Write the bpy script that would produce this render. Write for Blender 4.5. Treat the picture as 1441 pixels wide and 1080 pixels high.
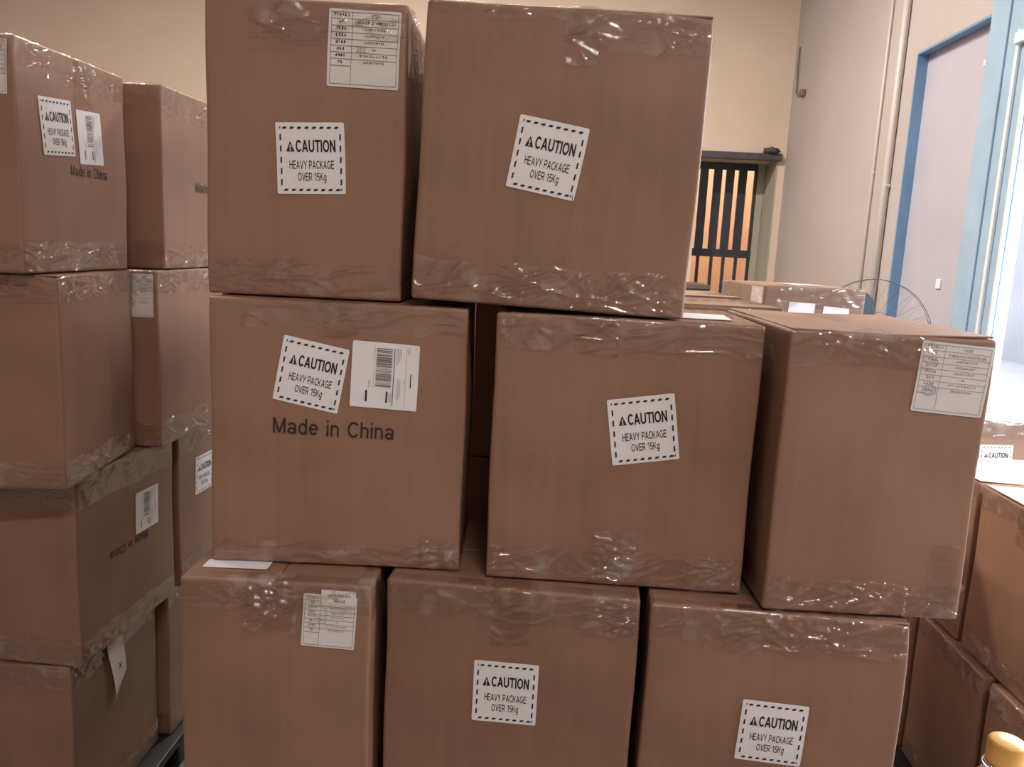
import bpy, bmesh, math, random
import numpy as np
from mathutils import Matrix, Vector

for o in list(bpy.data.objects):
    bpy.data.objects.remove(o, do_unlink=True)
scene = bpy.context.scene
C = scene.collection
random.seed(4)
rng = np.random.RandomState(11)

# ------------------------------------------------------------------ camera
F_PX, PITCH, ROLL, YAW, CAM_Z = 1153.16, 0.1666, 0.0496, 0.0339, 1.2743
cam_d = bpy.data.cameras.new('camera')
cam = bpy.data.objects.new('camera', cam_d)
C.objects.link(cam)
cam_d.sensor_width = 36.0
cam_d.lens = F_PX / 1441.0 * 36.0
cam_d.clip_start = 0.02
cam_d.clip_end = 200
X_ = Vector((math.cos(YAW), math.sin(YAW), 0))
Y_ = Vector((-math.sin(YAW), math.cos(YAW), 0))
Z_ = Vector((0, 0, 1))
fwd = Y_ * math.cos(PITCH) - Z_ * math.sin(PITCH)
upv = Y_ * math.sin(PITCH) + Z_ * math.cos(PITCH)
cr = X_ * math.cos(ROLL) + upv * math.sin(ROLL)
cu = -X_ * math.sin(ROLL) + upv * math.cos(ROLL)
M4 = Matrix.Identity(4)
for i in range(3):
    M4[i][0], M4[i][1], M4[i][2] = cr[i], cu[i], -fwd[i]
M4[2][3] = CAM_Z
cam.matrix_world = M4
scene.camera = cam

# ------------------------------------------------------------------ world, exposure, daylight
scene.view_settings.view_transform = 'Standard'
scene.view_settings.look = 'None'
scene.view_settings.gamma = 1.0
scene.view_settings.exposure = 0.12
scene.view_settings.use_curve_mapping = False
world = bpy.data.worlds.new('overcast_sky')
scene.world = world
world.use_nodes = True
bg = world.node_tree.nodes['Background']
bg.inputs[0].default_value = (0.90, 0.95, 1.0, 1)
bg.inputs[1].default_value = 14.0
FLOOR_Z = -0.08
WALL_X = 2.0
WALL_Y = 7.34
DOOR_Y0, DOOR_Y1, DOOR_Z = 0.45, 3.70, 2.24
pl = bpy.data.lights.new('door_daylight', 'AREA')
pl.shape = 'RECTANGLE'
pl.size = DOOR_Z - FLOOR_Z
pl.size_y = DOOR_Y1 - DOOR_Y0
pl.cycles.is_portal = True
po = bpy.data.objects.new('door_daylight', pl)
C.objects.link(po)
po.location = (WALL_X + 0.22, (DOOR_Y0 + DOOR_Y1) / 2, (DOOR_Z + FLOOR_Z) / 2)
po.rotation_euler = (0, math.radians(90), 0)
LAMP_POWER = 72.0
LAMP_COLOR = (1.0, 0.92, 0.84)

# ------------------------------------------------------------------ materials
MATS = {}


def new_mat(name):
    m = bpy.data.materials.new(name)
    m.use_nodes = True
    MATS[name] = m
    nt = m.node_tree
    b = nt.nodes['Principled BSDF']
    return m, nt, b


def simple(name, col, rough=0.6, metal=0.0, var=0.06, scale=6.0, bump=0.0, bscale=60.0, spec=0.5):
    m, nt, b = new_mat(name)
    tc = nt.nodes.new('ShaderNodeTexCoord')
    n = nt.nodes.new('ShaderNodeTexNoise')
    n.inputs['Scale'].default_value = scale
    n.inputs['Detail'].default_value = 5
    nt.links.new(tc.outputs['Object'], n.inputs['Vector'])
    r = nt.nodes.new('ShaderNodeValToRGB')
    r.color_ramp.elements[0].position = 0.3
    r.color_ramp.elements[1].position = 0.7
    r.color_ramp.elements[0].color = [c * (1 - var) for c in col] + [1]
    r.color_ramp.elements[1].color = [min(1, c * (1 + var)) for c in col] + [1]
    nt.links.new(n.outputs['Fac'], r.inputs[0])
    nt.links.new(r.outputs[0], b.inputs['Base Color'])
    b.inputs['Roughness'].default_value = rough
    b.inputs['Metallic'].default_value = metal
    b.inputs['Specular IOR Level'].default_value = spec
    if bump:
        n2 = nt.nodes.new('ShaderNodeTexNoise')
        n2.inputs['Scale'].default_value = bscale
        n2.inputs['Detail'].default_value = 4
        nt.links.new(tc.outputs['Object'], n2.inputs['Vector'])
        bp = nt.nodes.new('ShaderNodeBump')
        bp.inputs['Strength'].default_value = bump
        bp.inputs['Distance'].default_value = 0.004
        nt.links.new(n2.outputs['Fac'], bp.inputs['Height'])
        nt.links.new(bp.outputs[0], b.inputs['Normal'])
    return m


def cardboard():
    m, nt, b = new_mat('cardboard')
    N = nt.nodes.new
    L = nt.links.new
    tc = N('ShaderNodeTexCoord')
    # vertical corrugation streaks
    mp = N('ShaderNodeMapping')
    mp.inputs['Scale'].default_value = (70, 70, 1.6)
    L(tc.outputs['Object'], mp.inputs[0])
    st = N('ShaderNodeTexNoise')
    st.inputs['Scale'].default_value = 1.0
    st.inputs['Detail'].default_value = 3
    L(mp.outputs[0], st.inputs['Vector'])
    bl = N('ShaderNodeTexNoise')
    bl.inputs['Scale'].default_value = 7
    bl.inputs['Detail'].default_value = 4
    L(tc.outputs['Object'], bl.inputs['Vector'])
    fi = N('ShaderNodeTexNoise')
    fi.inputs['Scale'].default_value = 420
    fi.inputs['Detail'].default_value = 2
    L(tc.outputs['Object'], fi.inputs['Vector'])
    a = N('ShaderNodeMath'); a.operation = 'MULTIPLY_ADD'
    a.inputs[1].default_value = 0.45
    L(st.outputs['Fac'], a.inputs[0]); L(bl.outputs['Fac'], a.inputs[2])
    a2 = N('ShaderNodeMath'); a2.operation = 'MULTIPLY_ADD'
    a2.inputs[1].default_value = 0.25
    L(fi.outputs['Fac'], a2.inputs[0]); L(a.outputs[0], a2.inputs[2])
    r = N('ShaderNodeValToRGB')
    r.color_ramp.elements[0].position = 0.5
    r.color_ramp.elements[0].color = (0.205, 0.111, 0.074, 1)
    r.color_ramp.elements[1].position = 1.2
    r.color_ramp.elements[1].color = (0.272, 0.151, 0.102, 1)
    L(a2.outputs[0], r.inputs[0])
    oi = N('ShaderNodeObjectInfo')
    mr = N('ShaderNodeMapRange')
    mr.inputs['To Min'].default_value = 0.93
    mr.inputs['To Max'].default_value = 1.07
    L(oi.outputs['Random'], mr.inputs[0])
    hs = N('ShaderNodeHueSaturation')
    L(mr.outputs[0], hs.inputs['Value'])
    L(r.outputs[0], hs.inputs['Color'])
    L(hs.outputs[0], b.inputs['Base Color'])
    b.inputs['Roughness'].default_value = 0.50
    b.inputs['Specular IOR Level'].default_value = 0.5
    bp = N('ShaderNodeBump')
    bp.inputs['Strength'].default_value = 0.12
    bp.inputs['Distance'].default_value = 0.003
    L(a2.outputs[0], bp.inputs['Height'])
    L(bp.outputs[0], b.inputs['Normal'])
    return m


def tape_mat(name, tint, haze, gloss, rough):
    """clear film: lets the cardboard through slightly tinted, with a sharp gloss and cloudy patches"""
    m = bpy.data.materials.new(name)
    m.use_nodes = True
    nt = m.node_tree
    nt.nodes.clear()
    N = nt.nodes.new
    L = nt.links.new
    out = N('ShaderNodeOutputMaterial')
    tc = N('ShaderNodeTexCoord')
    mp = N('ShaderNodeMapping')
    mp.inputs['Scale'].default_value = (14, 14, 60)
    L(tc.outputs['Object'], mp.inputs[0])
    n = N('ShaderNodeTexNoise')
    n.inputs['Scale'].default_value = 1.6
    n.inputs['Detail'].default_value = 3
    n.inputs['Distortion'].default_value = 1.5
    L(mp.outputs[0], n.inputs['Vector'])
    bp = N('ShaderNodeBump')
    bp.inputs['Strength'].default_value = 0.16
    bp.inputs['Distance'].default_value = 0.006
    L(n.outputs['Fac'], bp.inputs['Height'])
    n2 = N('ShaderNodeTexNoise')
    n2.inputs['Scale'].default_value = 22
    n2.inputs['Detail'].default_value = 5
    L(tc.outputs['Object'], n2.inputs['Vector'])
    mr = N('ShaderNodeMapRange')
    mr.inputs['From Min'].default_value = 0.52
    mr.inputs['From Max'].default_value = 0.80
    mr.inputs['To Min'].default_value = 0.0
    mr.inputs['To Max'].default_value = haze * 3.5
    L(n2.outputs['Fac'], mr.inputs[0])
    tr = N('ShaderNodeBsdfTransparent')
    tr.inputs[0].default_value = (*tint, 1)
    df = N('ShaderNodeBsdfDiffuse')
    df.inputs[0].default_value = (0.62, 0.53, 0.48, 1)
    L(bp.outputs[0], df.inputs['Normal'])
    m1 = N('ShaderNodeMixShader')
    L(mr.outputs[0], m1.inputs[0]); L(tr.outputs[0], m1.inputs[1]); L(df.outputs[0], m1.inputs[2])
    gl = N('ShaderNodeBsdfGlossy')
    gl.inputs['Roughness'].default_value = rough
    L(bp.outputs[0], gl.inputs['Normal'])
    fr = N('ShaderNodeFresnel')
    fr.inputs['IOR'].default_value = 1.5
    ad = N('ShaderNodeMath'); ad.operation = 'MINIMUM'       # film pressed onto the board: gloss levels off at grazing angles
    ad.inputs[1].default_value = gloss
    db = N('ShaderNodeMath'); db.operation = 'MULTIPLY'      # two faces of the film
    db.inputs[1].default_value = 1.9
    L(fr.outputs[0], db.inputs[0])
    L(db.outputs[0], ad.inputs[0])
    m2 = N('ShaderNodeMixShader')
    L(ad.outputs[0], m2.inputs[0]); L(m1.outputs[0], m2.inputs[1]); L(gl.outputs[0], m2.inputs[2])
    L(m2.outputs[0], out.inputs[0])
    return m


CARD = cardboard()
TAPE = tape_mat('clear_packing_tape', (0.985, 0.97, 0.96), 0.11, 0.20, 0.06)
TAPEB = tape_mat('amber_packing_tape', (0.92, 0.87, 0.82), 0.05, 0.12, 0.10)
PAPER = simple('label_paper', (0.74, 0.73, 0.765), 0.45, var=0.02, scale=40)
PAPER2 = simple('packing_list_paper', (0.66, 0.63, 0.635), 0.4, var=0.04, scale=30)
INK = simple('black_ink', (0.012, 0.011, 0.012), 0.5, var=0.1)
INKG = simple('grey_ink', (0.17, 0.15, 0.15), 0.6, var=0.1)
INKL = simple('pale_grey_ink', (0.33, 0.31, 0.31), 0.6, var=0.1)
INKB = simple('box_print_ink', (0.022, 0.017, 0.015), 0.55, var=0.15)
STAMPB = simple('blue_stamp_ink', (0.36, 0.38, 0.48), 0.6)
STAMPG = simple('green_stamp_ink', (0.28, 0.40, 0.33), 0.6)
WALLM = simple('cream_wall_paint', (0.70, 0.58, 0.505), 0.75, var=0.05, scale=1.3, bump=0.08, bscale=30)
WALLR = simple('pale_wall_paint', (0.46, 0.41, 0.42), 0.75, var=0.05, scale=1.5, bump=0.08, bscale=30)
CEIL = simple('white_ceiling_paint', (0.62, 0.58, 0.53), 0.8, var=0.03)
BLUE = simple('blue_frame_paint', (0.33, 0.48, 0.66), 0.4, var=0.08, scale=5)
BLUED = simple('deep_blue_frame_paint', (0.16, 0.31, 0.53), 0.45, var=0.08, scale=5)
LEAF = simple('pale_lilac_door_paint', (0.46, 0.45, 0.55), 0.45, var=0.04, scale=3)
WHITE = simple('white_trim_and_highlight', (0.74, 0.82, 0.90), 0.35, var=0.03)  # trim white, also colours the highlight strips on the blue post
PIPE = simple('ivory_pipe', (0.55, 0.50, 0.49), 0.4, var=0.03)
STEEL = simple('dark_painted_steel', (0.030, 0.036, 0.055), 0.5, var=0.2, scale=12)
LINTEL = simple('weathered_dark_timber', (0.075, 0.066, 0.085), 0.7, var=0.25, scale=14)
ORANGE = simple('terracotta_plaster', (0.74, 0.54, 0.39), 0.8, var=0.08, scale=2)
GREYG = simple('grey_green_plaster', (0.40, 0.40, 0.34), 0.8, var=0.06, scale=3)
BROWN = simple('dark_brown_wood', (0.085, 0.048, 0.036), 0.55, var=0.25, scale=9)
BLACKP = simple('black_plastic', (0.012, 0.013, 0.015), 0.5, var=0.2)
YARD = simple('grey_yard_render', (0.095, 0.095, 0.110), 0.95, var=0.12, scale=0.8, spec=0.05)
CAPY = simple('yellow_bottle_cap', (0.66, 0.36, 0.10), 0.3, var=0.03)
FANM = simple('grey_fan_metal', (0.05, 0.05, 0.06), 0.75, var=0.05)
FANB = simple('blue_grey_fan_plastic', (0.06, 0.08, 0.11), 0.35, var=0.05)
LAMPB = simple('white_lamp_enamel', (0.75, 0.75, 0.73), 0.4, var=0.02)

m, nt, b = new_mat('lit_tube')
b.inputs['Base Color'].default_value = (0.9, 0.88, 0.82, 1)
b.inputs['Emission Color'].default_value = (*LAMP_COLOR, 1)
b.inputs['Emission Strength'].default_value = 12
TUBE = m
m, nt, b = new_mat('clear_bottle_plastic')
b.inputs['Base Color'].default_value = (0.93, 0.92, 0.97, 1)
b.inputs['Roughness'].default_value = 0.06
b.inputs['Transmission Weight'].default_value = 1.0
b.inputs['IOR'].default_value = 1.18
PET = m


def terrazzo():
    m, nt, b = new_mat('dark_terrazzo_floor')
    tc = nt.nodes.new('ShaderNodeTexCoord')
    v = nt.nodes.new('ShaderNodeTexVoronoi')
    v.inputs['Scale'].default_value = 28
    nt.links.new(tc.outputs['Object'], v.inputs['Vector'])
    r = nt.nodes.new('ShaderNodeValToRGB')
    e = r.color_ramp.elements
    e[0].color = (0.06, 0.07, 0.06, 1)
    e[1].color = (0.16, 0.15, 0.13, 1)
    e[0].position = 0.3
    e[1].position = 0.75
    nt.links.new(v.outputs['Color'], r.inputs[0])
    nt.links.new(r.outputs[0], b.inputs['Base Color'])
    b.inputs['Roughness'].default_value = 0.35
    return m


FLOORM = terrazzo()


# ------------------------------------------------------------------ basic builders
def link_mesh(name, verts, faces, mat, parent=None, smooth=False):
    me = bpy.data.meshes.new(name)
    me.from_pydata([tuple(map(float, v)) for v in verts], [], faces)
    me.materials.append(mat)
    if smooth:
        me.polygons.foreach_set('use_smooth', [True] * len(me.polygons))
    me.update()
    o = bpy.data.objects.new(name, me)
    C.objects.link(o)
    if parent:
        o.parent = parent
    return o


def tag(o, label=None, cat=None, group=None, kind=None):
    if label: o['label'] = label
    if cat: o['category'] = cat
    if group: o['group'] = group
    if kind: o['kind'] = kind
    return o


def empty(name, loc, rot=(0, 0, 0)):
    o = bpy.data.objects.new(name, None)
    C.objects.link(o)
    o.location = loc
    o.rotation_euler = rot
    o.empty_display_size = 0.05
    return o


def bm_obj(name, bm, mat, parent=None, smooth=False):
    me = bpy.data.meshes.new(name)
    bm.normal_update()
    bm.to_mesh(me)
    bm.free()
    me.materials.append(mat)
    if smooth:
        me.polygons.foreach_set('use_smooth', [True] * len(me.polygons))
    o = bpy.data.objects.new(name, me)
    C.objects.link(o)
    if parent: o.parent = parent
    return o


def box_bm(bm, x0, x1, y0, y1, z0, z1):
    vs = [bm.verts.new(p) for p in ((x0, y0, z0), (x1, y0, z0), (x1, y1, z0), (x0, y1, z0),
                                    (x0, y0, z1), (x1, y0, z1), (x1, y1, z1), (x0, y1, z1))]
    for f in ((0, 3, 2, 1), (4, 5, 6, 7), (0, 1, 5, 4), (1, 2, 6, 5), (2, 3, 7, 6), (3, 0, 4, 7)):
        bm.faces.new([vs[i] for i in f])


def bevbox(name, x0, x1, y0, y1, z0, z1, mat, parent=None, bev=0.004, seg=2):
    bm = bmesh.new()
    box_bm(bm, x0, x1, y0, y1, z0, z1)
    if bev:
        bmesh.ops.bevel(bm, geom=bm.edges[:], offset=bev, segments=seg, affect='EDGES', profile=0.5)
    return bm_obj(name, bm, mat, parent)


def tube_bm(bm, pts, r, n=8, closed=False):
    pts = [Vector(p) for p in pts]
    rings = []
    k = len(pts)
    for i, p in enumerate(pts):
        if closed:
            t = (pts[(i + 1) % k] - pts[i - 1]).normalized()
        else:
            t = (pts[min(i + 1, k - 1)] - pts[max(i - 1, 0)]).normalized()
        a = Vector((0, 0, 1)) if abs(t.z) < 0.9 else Vector((1, 0, 0))
        u = t.cross(a).normalized()
        v = t.cross(u).normalized()
        rings.append([bm.verts.new(p + (u * math.cos(2 * math.pi * j / n) + v * math.sin(2 * math.pi * j / n)) * r) for j in range(n)])
    for i in range(k if closed else k - 1):
        A, B = rings[i], rings[(i + 1) % k]
        for j in range(n):
            bm.faces.new((A[j], A[(j + 1) % n], B[(j + 1) % n], B[j]))
    if not closed:
        bm.faces.new(rings[0][::-1])
        bm.faces.new(rings[-1])


def tube(name, pts, r, mat, parent=None, n=8, closed=False):
    bm = bmesh.new()
    tube_bm(bm, pts, r, n, closed)
    bmesh.ops.recalc_face_normals(bm, faces=bm.faces[:])
    return bm_obj(name, bm, mat, parent, True)


def lathe(name, prof, mat, parent=None, n=32, ripple=None):
    verts, faces = [], []
    for i, (r, z) in enumerate(prof):
        for j in range(n):
            a = 2 * math.pi * j / n
            rr = r * (ripple(j, z) if ripple else 1)
            verts.append((rr * math.cos(a), rr * math.sin(a), z))
    for i in range(len(prof) - 1):
        for j in range(n):
            a, b_ = i * n + j, i * n + (j + 1) % n
            faces.append((a, b_, b_ + n, a + n))
    return link_mesh(name, verts, faces, mat, parent, True)


# text -> 2D arrays, fitted to the unit box (0..1, 0..1)
_text_cache = {}


def text2d(s, bold=0.0):
    key = (s, bold)
    if key in _text_cache:
        return _text_cache[key]
    cu_ = bpy.data.curves.new('t', 'FONT')
    cu_.body = s
    cu_.offset = bold
    cu_.resolution_u = 3
    ob = bpy.data.objects.new('t', cu_)
    C.objects.link(ob)
    dg = bpy.context.evaluated_depsgraph_get()
    me = bpy.data.meshes.new_from_object(ob.evaluated_get(dg))
    v = np.array([x.co[:2] for x in me.vertices])
    f = [tuple(p.vertices) for p in me.polygons]
    lo, hi = v.min(0), v.max(0)
    v = (v - lo) / (hi - lo)
    bpy.data.objects.remove(ob, do_unlink=True)
    bpy.data.meshes.remove(me)
    bpy.data.curves.remove(cu_)
    _text_cache[key] = (v, f)
    return v, f


def arc(cx, cy, rx, ry, a0, a1, n=14):
    return [(cx + rx * math.cos(math.radians(a0 + (a1 - a0) * k / n)), cy + ry * math.sin(math.radians(a0 + (a1 - a0) * k / n))) for k in range(n + 1)]


def glyph(ch, t):
    """plain grotesque letter as strokes (cap height 1): width, list of (polyline, closed)"""
    h = t / 2
    X = 0.73
    if ch == ' ': return 0.30, []
    if ch == 'I': return t, [[(h, 0), (h, 1)]]
    if ch == 'H': w = 0.72; return w, [[(h, 0), (h, 1)], [(w - h, 0), (w - h, 1)], [(h, 0.53), (w - h, 0.53)]]
    if ch == 'E': w = 0.64; return w, [[(h, 0), (h, 1)], [(h, h), (w, h)], [(h, 0.53), (w - 0.04, 0.53)], [(h, 1 - h), (w, 1 - h)]]
    if ch == 'A': w = 0.80; return w, [[(h * 1.05, 0), (w / 2, 1 - 0.02)], [(w - h * 1.05, 0), (w / 2, 1 - 0.02)], [(w * 0.2, 0.32), (w * 0.8, 0.32)]]
    if ch == 'V': w = 0.76; return w, [[(h * 1.05, 1), (w / 2, 0.02)], [(w - h * 1.05, 1), (w / 2, 0.02)]]
    if ch == 'Y': w = 0.76; return w, [[(h * 1.1, 1), (w / 2, 0.42)], [(w - h * 1.1, 1), (w / 2, 0.42)], [(w / 2, 0.46), (w / 2, 0)]]
    if ch == 'C': w = 0.78; return w, [arc(w / 2 + 0.01, 0.5, w / 2 - h, 0.5 - h, 40, 320, 26)]
    if ch == 'G': w = 0.82; return w, [arc(w / 2, 0.5, w / 2 - h, 0.5 - h, 42, 312, 26) + [(w - h, 0.17), (w - h, 0.46), (w * 0.55, 0.46)]]
    if ch == 'O': w = 0.84; return w, [arc(w / 2, 0.5, w / 2 - h, 0.5 - h, 0, 360, 32)]
    if ch == 'U': w = 0.72; return w, [[(h, 1), (h, 0.36)] + arc(w / 2, 0.36, w / 2 - h, 0.36 - h, 180, 360, 16)[1:] + [(w - h, 1)]]
    if ch == 'T': w = 0.70; return w, [[(0, 1 - h), (w, 1 - h)], [(w / 2, 0), (w / 2, 1)]]
    if ch == 'N': w = 0.72; return w, [[(h, 0), (h, 1)], [(w - h, 0), (w - h, 1)], [(h, 0.97), (w - h, 0.03)]]
    if ch == 'M': w = 0.84; return w, [[(h, 0), (h, 1)], [(w - h, 0), (w - h, 1)], [(h * 1.1, 0.97), (w / 2, 0.04)], [(w - h * 1.1, 0.97), (w / 2, 0.04)]]
    if ch in 'PR':
        w = 0.66 if ch == 'P' else 0.74
        yb, c = 0.44, w - 0.28 - (0.05 if ch == 'R' else 0)
        bowl = [(h, 1 - h), (c, 1 - h)] + arc(c, (1 - h + yb) / 2, 0.28 - h, (1 - h - yb) / 2, 90, -90, 12)[1:] + [(h, yb)]
        st = [[(h, 0), (h, 1)], bowl]
        if ch == 'R': st.append([(c * 0.85, yb), (w - h, 0)])
        return w, st
    if ch == 'K': w = 0.72; return w, [[(h, 0), (h, 1)], [(w - h * 1.3, 1), (h, 0.34)], [(w * 0.40, 0.60), (w - h * 1.2, 0)]]
    if ch == '1': w = 0.38; return w, [[(w - h, 0), (w - h, 1)], [(w - h, 0.97), (0.02, 0.74)]]
    if ch == '5': w = 0.60; return w, [[(w * 0.9, 1 - h), (w * 0.25, 1 - h), (w * 0.14, 0.50)] + arc(w / 2 - 0.01, 0.32, w / 2 - h, 0.32 - h, 135, -150, 18)]
    if ch == 'g': w = 0.58; return w, [arc(w / 2, 0.37, w / 2 - h, 0.36 - h, 0, 360, 22), [(w - h, X), (w - h, -0.02)] + arc(w / 2, -0.04, w / 2 - h, 0.19, 0, -150, 10)]
    if ch == 'a': w = 0.58; return w, [arc(w / 2 - 0.02, 0.215, w / 2 - h - 0.02, 0.215 - h, 0, 360, 20), arc(w / 2, 0.50, w / 2 - h, 0.23 - h, 165, 0, 12) + [(w - h, 0)]]
    if ch == 'd': w = 0.58; return w, [arc(w / 2, X / 2, w / 2 - h, X / 2 - h, 0, 360, 22), [(w - h, 0), (w - h, 1)]]
    if ch == 'e': w = 0.60; return w, [[(h, 0.385), (w - h, 0.385)] + arc(w / 2, X / 2 + 0.01, w / 2 - h, X / 2 - h, 0, 322, 22)[1:]]
    if ch == 'i': w = t; return w, [[(h, 0), (h, X)], [(h, 0.87), (h, 1)]]
    if ch in 'nh':
        w = 0.55
        return w, [[(h, 0), (h, X if ch == 'n' else 1)], arc(w / 2, X - 0.27, w / 2 - h, 0.27 - h, 180, 0, 14) + [(w - h, 0)]]
    return 0.5, []


def lettering2d(s, t=0.13, gap=0.13):
    key = (s, t, 'stroke')
    if key in _text_cache:
        return _text_cache[key]
    V, Fc = [], []
    x = 0.0
    h = t / 2
    for ch in s:
        w, strokes = glyph(ch, t)
        for pl_ in strokes:
            p = [np.array(q, float) for q in pl_]
            closed = np.linalg.norm(p[0] - p[-1]) < 1e-6
            n = len(p)
            k0 = len(V)
            for i in range(n):
                a = p[i] - p[i - 1] if i > 0 else (p[-1] - p[-2] if closed else p[1] - p[0])
                b_ = p[i + 1] - p[i] if i < n - 1 else (p[1] - p[0] if closed else p[-1] - p[-2])
                a, b_ = a / np.linalg.norm(a), b_ / np.linalg.norm(b_)
                m_ = a + b_
                m_ /= np.linalg.norm(m_)
                nn = np.array([-m_[1], m_[0]])
                L_ = h / max(0.5, float(nn @ np.array([-a[1], a[0]])))
                for sg in (1, -1):
                    q = p[i] + nn * L_ * sg
                    lo = -0.30 if ch == 'g' else 0.0
                    V.append((x + q[0], min(1.0, max(lo, q[1]))))
            for i in range(n - 1):
                q = k0 + 2 * i
                Fc.append((q, q + 1, q + 3, q + 2))
        x += w + gap + {'C': -0.06, '1': 0.10, 'V': -0.03, 'T': -0.02}.get(ch, 0.0)
    v = np.array(V)
    v = (v - [v[:, 0].min(), 0]) / [np.ptp(v[:, 0]), 1.0]
    _text_cache[key] = (v, Fc)
    return v, Fc


class P2:
    """a flat print: collects 2D polygons in label space, x to the right and y up"""

    def __init__(self):
        self.v, self.f = [], []

    def poly(self, pts):
        k = len(self.v)
        self.v += [tuple(p) for p in pts]
        self.f.append(tuple(range(k, k + len(pts))))

    def rect(self, x0, y0, x1, y1, sk=0.0):
        self.poly([(x0, y0), (x1, y0), (x1 + sk, y1), (x0 + sk, y1)])

    def text(self, s, x0, y0, x1, y1, bold=0.0):
        v, f = text2d(s, bold)
        k = len(self.v)
        self.v += [(x0 + a * (x1 - x0), y0 + b_ * (y1 - y0)) for a, b_ in v]
        self.f += [tuple(i + k for i in q) for q in f]

    def letters(self, s, x0, y0, x1, y1, t=0.13, gap=0.13):
        v, f = lettering2d(s, t, gap)
        k = len(self.v)
        self.v += [(x0 + a * (x1 - x0), y0 + b_ * (y1 - y0)) for a, b_ in v]
        self.f += [tuple(i + k for i in q) for q in f]

    def scribble(self, x0, y0, x1, y1, n, rs):
        """n blurred little characters made of short strokes"""
        cw = (x1 - x0) / n
        h = y1 - y0
        for i in range(n):
            a = x0 + i * cw + cw * 0.1
            w = cw * 0.75
            lw = h * 0.16
            for k in range(rs.randint(2, 4)):
                yy = y0 + h * rs.rand() * 0.85
                self.rect(a, yy, a + w * (0.6 + 0.4 * rs.rand()), yy + lw)
            for k in range(rs.randint(1, 3)):
                xx = a + w * rs.rand() * 0.8
                self.rect(xx, y0, xx + lw, y0 + h * (0.6 + 0.4 * rs.rand()))


# ------------------------------------------------------------------ the carton
RAD = 0.0045


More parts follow.
